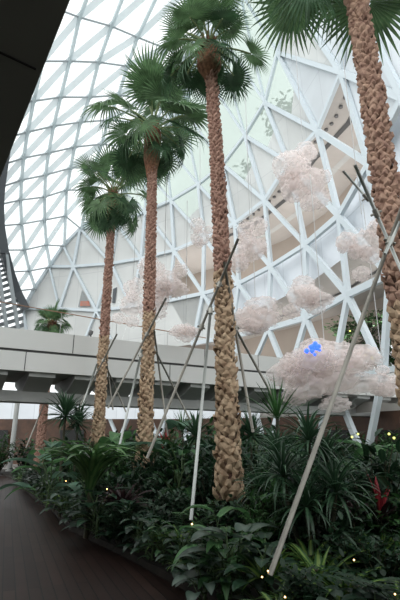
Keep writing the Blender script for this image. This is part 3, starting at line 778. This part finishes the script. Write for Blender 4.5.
# ---------------------------------------------------------------- tulle clouds
def cloud(label, px, py, Y, wpx, hpx, n, seed, wire=True, lights=False):
    wpx *= 1.18; hpx *= 1.3
    rr = random.Random(seed); c = at(px, py, Y); sx = px_w(wpx, px, py, Y) / 2; sz = px_w(hpx, px, py, Y) / 2
    o = thing('net_cloud', label, 'net cloud', tuple(c), group='white net clouds hung in the atrium')
    for i in range(n):
        if i == 0: p = Vector((0, 0, 0)); r = .62
        else:
            a = rr.uniform(0, 2 * PI); q = math.sqrt(rr.random()) * .78
            p = Vector((math.cos(a) * q * sx, rr.uniform(-.5, .5) * min(sx, sz), math.sin(a) * q * sz * .95)); r = rr.uniform(.28, .50)
        rad = r * min(sx, sz) * 1.0
        bm = bmesh.new(); bmesh.ops.create_icosphere(bm, subdivisions=4, radius=1)
        sc = Vector((rr.uniform(1., 1.7) if sx > sz else 1.0, 1, rr.uniform(.7, 1.05)))
        off = Vector((rr.uniform(0, 50), rr.uniform(0, 50), rr.uniform(0, 50)))
        for v in bm.verts:
            d = v.co.normalized(); q = d * 1.3 + off
            w_ = Vector((noise.noise(q * 1.3), noise.noise(q * 1.3 + Vector((9, 0, 0))), noise.noise(q * 1.3 + Vector((0, 9, 0))))) * 1.2
            f = 1 + .42 * (1 - 2 * abs(noise.noise(q * 1.15 + w_ * .7))) - .42 + .10 * (1 - 2 * abs(noise.noise(q * 2.6 + w_))) - .04
            v.co = Vector((d.x * sc.x, d.y * sc.y, d.z * sc.z)) * rad * max(.35, f) + p
        obj('net_fold', bm, M['tulle'], o, smooth=True)
        # crumpled rim ribbons
        bm = bmesh.new()
        for k in range(2):
            ax = Vector((rr.gauss(0, 1), rr.gauss(0, 1), rr.gauss(0, 1))).normalized(); u = ax.orthogonal().normalized(); w = ax.cross(u)
            ph = rr.uniform(0, 9); N = 40; prev = None; arc = rr.uniform(.5, 1.) * 2 * PI
            for s in range(N + 1):
                t = s / N * arc
                rad2 = rad * (.92 + .16 * math.sin(3 * t + ph) + .05 * math.sin(6 * t + ph * 2))
                cc = p + Vector(((u * math.cos(t) + w * math.sin(t)).x * sc.x, (u * math.cos(t) + w * math.sin(t)).y, (u * math.cos(t) + w * math.sin(t)).z * sc.z)) * rad2
                aa = bm.verts.new(cc + ax * rad * .10); bb = bm.verts.new(cc - ax * rad * (.10 + .08 * math.sin(5 * t + ph)) + (cc - p) * .12)
                if prev: bm.faces.new((prev[0], aa, bb, prev[1]))
                prev = (aa, bb)
        obj('net_rim', bm, M['tullec'], o, smooth=True)
    if wire:
        bm = bmesh.new(); tube(bm, [(0, 0, sz * .8), (0, 0, sz + 5)], .012, 5); obj('hanging_wire', bm, M['wire'], o)
    if lights:
        for i in range(12):
            q = at(318 + rr.gauss(0, 5.5), 349 + rr.gauss(0, 3), Y - 1.2) - c
            bm = bmesh.new(); bmesh.ops.create_icosphere(bm, subdivisions=2, radius=rr.uniform(.03, .065), matrix=Matrix.Translation(q)); obj('blue_light', bm, M['blue'], o)
    return o
cloud('tall white net cloud high up beside the closest palm trunk', 306, 182, 14.0, 54, 90, 13, 1)
cloud('white net cloud hanging against the closest palm trunk', 365, 243, 11.0, 42, 62, 9, 2)
cloud('round white net cloud just right of the second palm trunk', 164, 283, 13.5, 46, 56, 10, 3)
cloud('faint net cloud between the two left palm trunks above the bridge', 132, 305, 17.5, 38, 50, 7, 4)
cloud('compact net cloud right of the middle palm, the upper one', 251, 250, 13.5, 38, 52, 9, 5)
cloud('flat net cloud low behind the poles right of the middle palm', 256, 319, 15.5, 52, 36, 9, 6)
cloud('small net cloud beside the flat one, under the white parapet', 304, 295, 15.0, 42, 38, 8, 7)
cloud('faint low net cloud just above the bridge left of the middle palm', 186, 333, 16.8, 44, 24, 6, 8)
cloud('small pale net cloud behind the middle palm trunk', 200, 238, 16.0, 28, 28, 5, 9)
cloud('largest net cloud, low at the right with blue lights inside', 327, 376, 12.0, 106, 60, 20, 10, lights=True)
cloud('thin trailing net cloud at the right edge below the largest one', 385, 385, 12.8, 44, 34, 6, 12)

# ---------------------------------------------------------------- plants
def strap(bm, base, az, el, L, w, droop, segs=7, fold=.25, taper=.8, twist=0., wb=.45):
    uvl = bm.loops.layers.uv.verify(); p = Vector(base); e = el; V = []
    h = Vector((math.cos(az), math.sin(az), 0)); side = Vector((-h.y, h.x, 0))
    for i in range(segs + 1):
        t = i / segs; ww = w * (wb + (1 - wb) * min(1, t / .3)) * (1 - max(0, (t - .45) / .55) ** 1.6 * .97) * .5
        d = h * math.cos(e) + Vector((0, 0, math.sin(e))); up = side.cross(d) * -1
        s = (side * math.cos(twist * t) + up * math.sin(twist * t))
        V.append([bm.verts.new(p + s * ww + up * ww * fold), bm.verts.new(p), bm.verts.new(p - s * ww + up * ww * fold)])
        p = p + d * (L / segs); e -= droop / segs * (.4 + 1.2 * t)
    for i in range(segs):
        for k, (a, b) in enumerate(((0, .5), (.5, 1))):
            f = bm.faces.new((V[i][k], V[i][k + 1], V[i + 1][k + 1], V[i + 1][k])); f.smooth = True
            for lp, u in zip(f.loops, ((a, i / segs), (b, i / segs), (b, (i + 1) / segs), (a, (i + 1) / segs))): lp[uvl].uv = u
def blade_leaf(bm, stembm, base, az, el, pet, L, W, droop, heart=.2, fold=.25, segs=8):
    """a petiole, then a broad leaf with drooping blade"""
    h = Vector((math.cos(az), math.sin(az), 0)); side = Vector((-h.y, h.x, 0)); base = Vector(base)
    d = h * math.cos(el) + Vector((0, 0, math.sin(el))); q = base + d * pet * .55 ; q2 = base + d * pet - Vector((0, 0, pet * .05)) + h * pet * .1
    tube(stembm, [base, q, q2], [.009, .007, .005], 4, cap=False)
    uvl = bm.loops.layers.uv.verify(); e = min(el * .35, .4); p = q2.copy(); V = []
    for i in range(segs + 1):
        t = i / segs; prof = math.sin(PI * min(1, (t * .93 + .07)) ** .72) ** .8 if t < 1 else .02
        ww = max(.004, W * .5 * prof); d = h * math.cos(e) + Vector((0, 0, math.sin(e))); up = side.cross(d) * -1
        back = -d * L * heart * (1 - t) ** 3
        V.append([bm.verts.new(p + side * ww + up * ww * fold + back), bm.verts.new(p), bm.verts.new(p - side * ww + up * ww * fold + back)])
        p = p + d * (L / segs); e -= droop / segs
    for i in range(segs):
        for k, (a, b) in enumerate(((0, .5), (.5, 1))):
            f = bm.faces.new((V[i][k], V[i][k + 1], V[i + 1][k + 1], V[i + 1][k])); f.smooth = True
            for lp, u in zip(f.loops, ((a, i / segs), (b, i / segs), (b, (i + 1) / segs), (a, (i + 1) / segs))): lp[uvl].uv = u
def tomesh(name, bm, m):
    me = bpy.data.meshes.new(name); bm.to_mesh(me); bm.free(); me.materials.append(m); return me

def rosette(n, L, w, e0, e1, droop, m, stemh=0., seed=0, heads=None, name='foliage', fold=.3, segs=7, crown=.0):
    """crowns of strap leaves on one or several stems; heads: list of (x, y, z)"""
    rr = random.Random(seed); bm = bmesh.new(); st = bmesh.new()
    for (hx, hy, hz) in (heads or [(0, 0, stemh)]):
        for i in range(n):
            t = i / n; az = i * 2.39996 + rr.uniform(-.2, .2); el = e1 + (e0 - e1) * t + rr.uniform(-.12, .12)
            strap(bm, (hx, hy, hz - crown * (1 - t)), az, el, L * rr.uniform(.75, 1.1) * (.8 + .2 * (1 - abs(t - .5))), w * rr.uniform(.85, 1.1), droop * rr.uniform(.6, 1.3), segs, fold, twist=rr.uniform(-.5, .5))
        tube(st, [(hx * .2, hy * .2, -.1), (hx * .7, hy * .7, hz * .5), (hx, hy, hz + .02)], [.035, .028, .022], 7)
    return [('foliage', tomesh('foliage', bm, m)), ('stem', tomesh('stem', st, M['stem']))]
def broadplant(n, pet, L, W, droop, m, seed, h=.0, stems=M['gstem'], e=(.5, 1.3), heart=.2):
    rr = random.Random(seed); bm = bmesh.new(); st = bmesh.new()
    for i in range(n):
        az = i * 2.39996 + rr.uniform(-.3, .3); t = i / max(1, n - 1)
        blade_leaf(bm, st, (rr.uniform(-.05, .05), rr.uniform(-.05, .05), h * t), az, e[0] + (e[1] - e[0]) * t + rr.uniform(-.15, .15), pet * rr.uniform(.7, 1.15), L * rr.uniform(.75, 1.15), W * rr.uniform(.8, 1.15), droop * rr.uniform(.6, 1.3), heart)
    if h: tube(st, [(0, 0, 0), (.02, 0, h * .5), (0, 0, h)], [.02, .017, .01], 6)
    return [('foliage', tomesh('foliage', bm, m)), ('stem', tomesh('stem', st, stems))]
def bush(n, rx, rz, L, W, m, seed):
    rr = random.Random(seed); bm = bmesh.new(); st = bmesh.new()
    for s in range(16):
        a = rr.uniform(0, 2 * PI); q = rr.uniform(.15, 1); top = Vector((math.cos(a) * rx * q, math.sin(a) * rx * q, rz * rr.uniform(.75, 1.05) * (1.1 - .35 * q)))
        tube(st, [(0, 0, 0), top * .5 + Vector((0, 0, .1 * rz)), top], [.014, .009, .004], 4, cap=False)
        for k in range(n // 16):
            t = rr.uniform(.25, 1.02); c = top * t + Vector((rr.gauss(0, .05), rr.gauss(0, .05), rr.gauss(0, .04)))
            strap(bm, c, rr.uniform(0, 2 * PI), rr.uniform(-.2, .9), L * rr.uniform(.7, 1.2), W * rr.uniform(.8, 1.2), rr.uniform(.4, 1.2), 3, .2, wb=.35)
    return [('foliage', tomesh('foliage', bm, m)), ('stem', tomesh('stem', st, M['stem']))]
def fern(n, L, m, seed):
    rr = random.Random(seed); bm = bmesh.new(); st = bmesh.new()
    for i in range(n):
        az = i * 2.39996 + rr.uniform(-.2, .2); e = rr.uniform(.6, 1.35); p = Vector((0, 0, .03)); h = Vector((math.cos(az), math.sin(az), 0)); ll = L * rr.uniform(.75, 1.1); pts = [p.copy()]
        N = 14; dr = rr.uniform(1.1, 1.7)
        for k in range(N):
            d = h * math.cos(e) + Vector((0, 0, math.sin(e))); p = p + d * ll / N; e -= dr / N; pts.append(p.copy())
            if k > 1:
                s = ll * .20 * math.sin(PI * (k + 1) / (N + 2)) ** .7
                for sg in (-1, 1): strap(bm, p, az + sg * 1.25, e * .3, s, .022 + s * .12, .5, 2, .1)
        tube(st, pts[::3], .004, 4, cap=False)
    return [('foliage', tomesh('foliage', bm, m)), ('stem', tomesh('stem', st, M['gstem']))]

def plant(parts, name, label, loc, rot=0., sc=1., group=None, tilt=0., tdir=0.):
    o = thing(name, label, 'plant', tuple(loc), (tilt * math.cos(tdir), tilt * math.sin(tdir), rot), group=group, scale=sc)
    for n, me in parts: link(n, me, o)
    return o

K = {}
K['corn'] = rosette(84, .80, .070, .0, 1.55, 1.05, M['corng'], 0., 1, fold=.35, crown=.85, heads=[(0, 0, 1.1)])
K['drac'] = [rosette(70, .64, .036, -.35, 1.5, 1.6, M['strapd'], 0, 2, heads=[(0, 0, 1.5), (.32, .1, 1.25), (-.3, .15, 1.1), (.1, -.3, .95), (-.25, -.2, .8)]),
             rosette(66, .62, .034, -.5, 1.5, 1.5, M['strapd'], 0, 3, heads=[(0, 0, 1.35), (-.35, .05, 1.0), (.28, -.15, .85)])]
K['spiky'] = rosette(90, .60, .048, -.5, 1.5, .55, M['strapd'], 0, 4, heads=[(0, 0, 1.5)])
K['yucca'] = rosette(36, .62, .024, .2, 1.45, .35, M['strapg'], 0, 5, heads=[(0, 0, 1.5)])
K['striped'] = [rosette(20, .44, .062, .0, 1.4, 1.3, M['stripe'], .25, 6 + i, crown=.18) for i in range(3)]
K['broad'] = [broadplant(20, .30, .26, .15, 1.1, M['broad'], 20 + i, h=.45) for i in range(3)]
K['broadm'] = [broadplant(18, .30, .24, .12, 1.0, M['broadm'], 30 + i, h=.4) for i in range(2)]
K['silver'] = [broadplant(13, .34, .26, .17, 1.0, M['silver'], 40 + i, h=.2) for i in range(2)]
K['banana'] = broadplant(7, .35, .85, .27, 1.1, M['banana'], 50, h=.5, e=(.7, 1.35), heart=0)
K['taro'] = broadplant(8, .5, .42, .30, 1.1, M['taro'], 51, h=.4, e=(.5, 1.3), heart=.35)
K['bush'] = [bush(420, .5, .9, .13, .055, M['bush'], 60 + i) for i in range(2)]
K['bushd'] = [bush(420, .5, .9, .15, .06, M['bushd'], 70 + i) for i in range(3)]
K['maroon'] = rosette(26, .42, .06, .1, 1.4, 1.1, M['maroon'], .35, 80, crown=.15)
K['fern'] = [fern(20, .75, M['bush'], 90 + i) for i in range(2)]
K['fernd'] = [fern(22, .8, M['bushd'], 95)]

def pick(v): return v[R.randrange(len(v))] if isinstance(v[0], list) else v
def hero(kind, name, label, px, py, Y, h_sc=1., zb=.12, var=None, rot=None, top=None, base_h=1.):
    """place a plant whose head or centre shows at (px, py)"""
    p = at(px, py, Y); parts = K[kind] if not isinstance(K[kind][0], list) else K[kind][var or 0]
    return plant(parts, name, label, (p.x, p.y, zb), R.uniform(0, 6) if rot is None else rot, h_sc)

def hero_h(kind, name, label, px, pytop, Y, hnat, var=None, zb=.12, rot=None, wide=1.):
    """plant whose top reaches pixel row pytop; hnat its natural height"""
    t = at(px, pytop, Y); s = max(.15, (t.z - zb) / hnat); parts = K[kind] if not isinstance(K[kind][0], list) else K[kind][var or 0]
    return plant(parts, name, label, (t.x, t.y, zb), R.uniform(0, 6) if rot is None else rot, (s * wide, s * wide, s))

hero_h('corn', 'corn_plant', 'large strap-leaved corn plant with arching green leaves by the deck edge', 95, 409, 9.3, 1.55, wide=1.15)
hero_h('spiky', 'dracaena', 'dark spiky dracaena head in front of the bridge left of the near palms', 68, 386, 13.5, 2.05, wide=.9)
hero_h('spiky', 'dracaena', 'smaller dark spiky dracaena beside the far one at the left', 80, 398, 14.2, 2.05, wide=.8)
hero_h('drac', 'dracaena', 'big dark weeping dracaena clump behind the thick slanting pole', 306, 400, 6.0, 2.0, var=0, wide=1.0)
hero_h('drac', 'dracaena', 'dark weeping dracaena clump between the middle palm and the big clump', 276, 418, 7.2, 1.85, var=1, wide=.9)
hero_h('yucca', 'dracaena', 'upright spiky dracaena tuft poking up beside the largest net cloud', 275, 372, 7.6, 2.1, wide=1.0)
hero_h('spiky', 'dracaena', 'dark grassy dracaena right behind the middle palm base', 250, 408, 9.5, 2.0, wide=.8)
hero_h('spiky', 'dracaena', 'dark grassy dracaena between the second and the middle palm', 196, 410, 10.4, 2.0, wide=.8)
hero_h('yucca', 'dracaena', 'grassy tuft on the skyline just left of the bright upright pole', 183, 404, 12, 2.1, wide=.8)
hero_h('banana', 'banana_plant', 'banana plant with big pale green leaves in front of the middle palm base', 216, 480, 6.1, 1.22, rot=1.2, wide=.75)
hero_h('banana', 'banana_plant', 'low banana plant with one wide leaf below the bright upright pole', 221, 515, 5.3, 1.25, rot=2.2, wide=.75)
hero_h('banana', 'banana_plant', 'banana plant with broad leaves between the two left palm trunks', 128, 405, 13.2, 1.25)
hero_h('banana', 'banana_plant', 'leafy banana plant standing below the right end of the largest net cloud', 362, 410, 10.5, 1.25, rot=.4)
hero_h('banana', 'banana_plant', 'broad-leaved plant at the right edge under the lattice foot', 384, 418, 11.5, 1.25, rot=2.2)
hero_h('banana', 'banana_plant', 'yellowish banana leaves at the left beside the dark spiky dracaena', 50, 426, 14.0, 1.25, rot=3., wide=.6)
hero_h('taro', 'taro_plant', 'pale grey-green taro with wide leaves left of the large corn plant', 52, 444, 12.0, .95)
hero_h('taro', 'taro_plant', 'taro with wide leaves just right of the second palm trunk', 172, 425, 12.4, .95)
hero_h('maroon', 'cordyline', 'dark maroon cordyline below the large corn plant', 124, 466, 8.7, .75)
hero_h('broad', 'philodendron', 'dark philodendron with glossy leaves at the foot of the large corn plant', 100, 480, 8.6, .9, var=0, wide=1.3)
hero_h('broad', 'philodendron', 'dark glossy philodendron at the deck edge left of the striped pair', 130, 488, 8.1, .9, var=1, wide=1.3)
hero_h('silver', 'calathea', 'calathea with silvery leaves at the deck edge', 144, 505, 7.9, .62, var=0)
hero_h('silver', 'calathea', 'calathea with silvery leaves in front of the middle palm', 237, 508, 5.4, .62, var=1)
hero_h('silver', 'calathea', 'dark silvery calathea at the bottom under the banana leaves', 204, 545, 5.2, .62, var=0)
for (px, py, Y, v, lab) in ((181, 500, 6.9, 0, 'striped corn plant at the foot of the bright upright pole'), (160, 512, 7.3, 1, 'striped corn plant at the deck edge, second from the bright pole'),
        (264, 508, 5.0, 2, 'striped corn plant just left of the thick slanting pole'), (314, 505, 4.9, 0, 'striped corn plant right of the thick slanting pole'),
        (337, 520, 4.6, 1, 'striped corn plant in front of the dark fern at the right'), (276, 556, 4.2, 2, 'striped corn plant at the very foot of the thick slanting pole'),
        (178, 545, 6.3, 2, 'striped corn plant hanging over the front deck edge'), (310, 575, 4.0, 1, 'striped corn plant at the bottom of the bed'),
        (367, 505, 5.2, 0, 'striped corn plant below the red-leaved cordyline'), (392, 545, 4.4, 2, 'striped corn plant at the lower right corner')):
    hero_h('striped', 'corn_plant', lab, px, py, Y, .68, var=v)
# red cordyline
rc = bmesh.new()
for az, el, L in ((0.2, 1.35, .42), (1.6, 1.45, .46), (3.1, 1.4, .38), (4.4, 1.3, .36), (5.3, 1.2, .33)): strap(rc, (0, 0, .55), az, el, L, .06, .35, 6, .3)
rs = bmesh.new(); tube(rs, [(0, 0, 0), (.01, 0, .3), (0, 0, .56)], .012, 6)
sk = bmesh.new()
for i in range(14): strap(sk, (0, 0, .52), i * 2.4, .3 + .05 * i, .40, .06, 1.0, 6, .3)
K['red'] = [('red_leaves', tomesh('red_leaves', rc, M['red'])), ('foliage', tomesh('foliage', sk, M['maroon'])), ('stem', tomesh('stem', rs, M['stem']))]
hero_h('red', 'cordyline', 'red-leaved cordyline standing up at the right of the bed', 376, 473, 6.0, .98)
hero_h('red', 'cordyline', 'small reddish cordyline behind the second palm near the bridge', 166, 424, 14.5, 1.0)

for i, (px, py) in enumerate(((262, 142), (240, 168), (280, 92), (222, 190))):
    q = wpt(px, py, 7.)
    plant(K['bush'][i % 2], 'tree', 'pale tree outside, seen faintly through the green-tinted glass triangles', (q.x, q.y, q.z - 5), i, 4., group='trees outside beyond the glass')
# filler planting: every plant its own object
lib = [('bushd', 'leafy_shrub', 'dark small-leaved shrub filling the bed', .95, 3.2),
       ('bush', 'leafy_shrub', 'mid-green small-leaved shrub filling the bed', .95, 2.4),
       ('broad', 'philodendron', 'dark glossy broad-leaved plant in the underplanting', .85, 3),
       ('broadm', 'peace_lily', 'mid-green broad-leaved plant in the underplanting', .8, 2),
       ('fernd', 'fern', 'dark feathery fern in the underplanting', .6, 1.2),
       ('fern', 'fern', 'green feathery fern in the underplanting', .58, 1),
       ('silver', 'calathea', 'silvery calathea in the underplanting', .6, .6),
       ('maroon', 'cordyline', 'dull maroon cordyline in the underplanting', .75, .7),
       ('striped', 'corn_plant', 'small striped corn plant in the underplanting', .65, .7)]
tot = sum(l[4] for l in lib)
palms = [(.4, 8.), (-1.38, 12), (-3.2, 15), (2.4, 5.2)]
pts = []; tries = 0
def clear(x, y, r):
    return all((x - a) ** 2 + (y - b) ** 2 > r * r for a, b in palms) and all((x - a) ** 2 + (y - b) ** 2 > (r_ * .5 + r * .5) ** 2 for a, b, r_ in pts)
edgep = []
for (x0, y0), (x1, y1) in zip(edge[2:], edge[3:]):
    L = math.hypot(x1 - x0, y1 - y0); n = max(1, int(L / (.26 + .012 * y0)))
    for i in range(n):
        t = (i + R.uniform(.2, .8)) / n; x, y = x0 + (x1 - x0) * t, y0 + (y1 - y0) * t
        edgep.append((x + R.uniform(-.02, .14), y + .05))
for x, y in edgep:
    if y < 2.9: continue
    r_ = R.random()
    kind, nm, lab, hn = (('broad', 'philodendron', 'low dark glossy plant leaning over the deck edge', .85) if r_ < .38 else
        ('bushd', 'leafy_shrub', 'low dark small-leaved shrub at the deck edge', .95) if r_ < .62 else
        ('silver', 'calathea', 'low silvery plant at the deck edge', .6) if r_ < .74 else
        ('striped', 'corn_plant', 'low striped plant at the deck edge', .65) if r_ < .84 else
        ('broadm', 'peace_lily', 'low mid-green plant at the deck edge', .8))
    sz = R.uniform(.48, .72) / hn; pts.append((x, y, .35))
    plant(pick(K[kind]), nm, lab, (x, y, .12), R.uniform(0, 6.28), (sz * 1.15, sz * 1.15, sz), group=lab)
while tries < 16000 and len(pts) < 330:
    tries += 1
    y = 3.2 + 19 * R.random() ** 1.45; xl = edge_x(y) + .22
    xr = min(.56 * y + .6, 9); x = xl + (xr - xl) * R.random()
    inset = (x - xl)
    r = min(.62, .26 + .04 * y)
    if not clear(x, y, r): continue
    pts.append((x, y, r))
    # height grows away from the deck edge
    top = .42 + min(1.15, .50 * inset) + (.25 if y > 9 else 0)
    if y < 5: top = min(top, .75 + .1 * (y - 3))
    sx = x / y
    if y > 7 and sx > .22: top = min(top, .045 * y + .65)
    if y < 5.5 and x > 2.0: top = min(top, 1.05)
    k = R.random() * tot
    for l in lib:
        k -= l[4]
        if k <= 0: break
    kind, nm, lab, hn, _ = l
    pxx = 200 + F * (x / y) / 1.03 * 1.0
    row = 428 if pxx < 340 else 446
    if pxx > 60 and pxx < 140 and y < 9.2: row = 488
    elif 245 < pxx < 358 and y < 6.0: row = 508
    elif 140 < pxx < 250 and y < 7.8: row = 496
    elif 358 <= pxx and y < 6: row = 492
    elif y < 9: row = max(row, 450)
    if y < 5.2: row = max(row, 540)
    dd_ = ray(min(400, pxx), row); top = max(.3, min(top, 1.6 + dd_.z / dd_.y * y))
    if kind in ('silver', 'striped', 'fern', 'fernd', 'maroon') and top > 1.1: kind, nm, lab, hn, _ = lib[R.randrange(2)]
    s = top * R.uniform(.8, 1.15) / hn; parts = pick(K[kind])
    plant(parts, nm, lab, (x, y, .12), R.uniform(0, 6.28), (s * (1.1 if s < 1.2 else .85), s * (1.1 if s < 1.2 else .85), s), group=lab + ' (group)' if False else nm.replace('_', ' ') + 's: ' + lab)
# shrubs at the far left across the end of the deck
for i in range(9):
    x = -17.5 + 1.15 * i; y = 29 + R.uniform(-.8, .8)
    parts = pick(K['bush'] if i % 3 else K['bushd'])
    plant(parts, 'leafy_shrub', 'leafy shrub in the far row across the end of the deck', (x, y, .0), R.uniform(0, 6), 2.3, group='far shrubs at the end of the deck')
q = at(13, 440, 31); bm = bmesh.new(); tube(bm, [(q.x, q.y, 0), (q.x, q.y, .15), (q.x, q.y, .15), (q.x, q.y, 4.6), (q.x, q.y, 4.9)], [.22, .22, .15, .15, .24], 16)
obj('trim_2', bm, M['concd'], None, kind='structure')
# greenery inside the building at the right with yellow lights
for i, (px, py, Y) in enumerate(((344, 322, 30), (365, 318, 29), (384, 312, 27), (398, 315, 26), (350, 345, 29), (376, 345, 27), (396, 345, 26))):
    p = at(px, py, Y)
    plant(pick(K['bush']), 'leafy_shrub', 'green shrub growing on the upper terrace behind the lattice', (p.x, p.y, p.z - 1.6), R.uniform(0, 6), (2.6, 2.6, 2.2), group='terrace shrubs behind the lattice')
for i, (px, py, Y) in enumerate(((350, 428, 24), (372, 424, 22.5), (392, 424, 21), (335, 430, 25))):
    p = at(px, py, Y)
    plant(pick(K['bush']), 'leafy_shrub', 'green shrub on the ground floor behind the lattice feet', (p.x, p.y, .0), R.uniform(0, 6), (1.9, 1.9, 2.6), group='ground shrubs behind the lattice')
for i, (px, py, Y) in enumerate(((345, 325, 27.5), (350, 331, 27.5), (341, 330, 27.5), (366, 355, 25), (372, 358, 25), (369, 350, 25), (377, 357, 25), (352, 437, 21.5), (358, 434, 21.5), (389, 434, 19.5), (394, 438, 19.5))):
    bm = bmesh.new(); bmesh.ops.create_icosphere(bm, subdivisions=2, radius=.05); o = obj('fairy_light', bm, M['yellow']); o.location = at(px, py, Y)
    tag(o, 'tiny yellow light among the greenery behind the lattice', 'light', 'yellow lights in the greenery')
for i, (px, py, Y) in enumerate(((285, 597, 3.9), (395, 594, 3.9), (262, 577, 4.3), (192, 524, 6.4), (107, 489, 9.0), (354, 560, 4.2), (290, 482, 6.5), (268, 571, 4.3), (66, 481, 12.))):
    bm = bmesh.new(); bmesh.ops.create_icosphere(bm, subdivisions=2, radius=.007 if Y < 5 else .011); o = obj('garden_light', bm, M['warm']); o.location = at(px, py, Y)
    tag(o, 'tiny warm light glowing low among the plants', 'light', 'warm lights in the planting')

# ---------------------------------------------------------------- light
w = bpy.data.worlds.new('sky'); bpy.context.scene.world = w; w.use_nodes = True; nt = w.node_tree
bg = nt.nodes['Background']; bg.inputs[1].default_value = 1.5
tc = nt.nodes.new('ShaderNodeTexCoord'); n = nt.nodes.new('ShaderNodeTexNoise'); n.inputs['Scale'].default_value = 2.; nt.links.new(tc.outputs['Generated'], n.inputs[0])
r = nt.nodes.new('ShaderNodeValToRGB'); r.color_ramp.elements[0].color = (.84, .90, .92, 1); r.color_ramp.elements[1].color = (.97, .99, .99, 1)
nt.links.new(n.outputs['Fac'], r.inputs[0]); nt.links.new(r.outputs[0], bg.inputs[0])
def lamp(p, e, size, rot=(PI, 0, 0), col=(1, .98, .96)):  # area light added as gallery fill, stands for no real fitting
    l = bpy.data.lights.new('lamp', 'AREA'); l.energy = e; l.size = size; l.color = col
    o = bpy.data.objects.new('lamp', l); C.objects.link(o); o.location = p; o.rotation_euler = rot
for k in range(6, len(UA) - 1, 3):          # added unseen fill, aimed up to brighten the two gallery interiors
    q = UA[k].lerp(UB[k], .55); lamp((q.x, q.y, q.z - 5.), 130, 2.5)
for k in range(2, len(LA) - 1, 3):
    q = LA[k].lerp(LB[k], .5); lamp((q.x, q.y, q.z - 3.), 80, 2.)
def sun(d, e, col, ang):
    l = bpy.data.lights.new('sun', 'SUN'); l.energy = e; l.angle = ang; l.color = col
    o = bpy.data.objects.new('sun', l); C.objects.link(o); o.rotation_euler = Vector(d).to_track_quat('-Z', 'Y').to_euler()
sun((.45, .75, -.6), .9, (1, .99, .96), 1.2)
sc = bpy.context.scene
sc.view_settings.view_transform = 'Standard'; sc.view_settings.look = 'None'; sc.view_settings.exposure = 0
sc.cycles.use_denoising = True; sc.cycles.max_bounces = 8; sc.cycles.transparent_max_bounces = 40
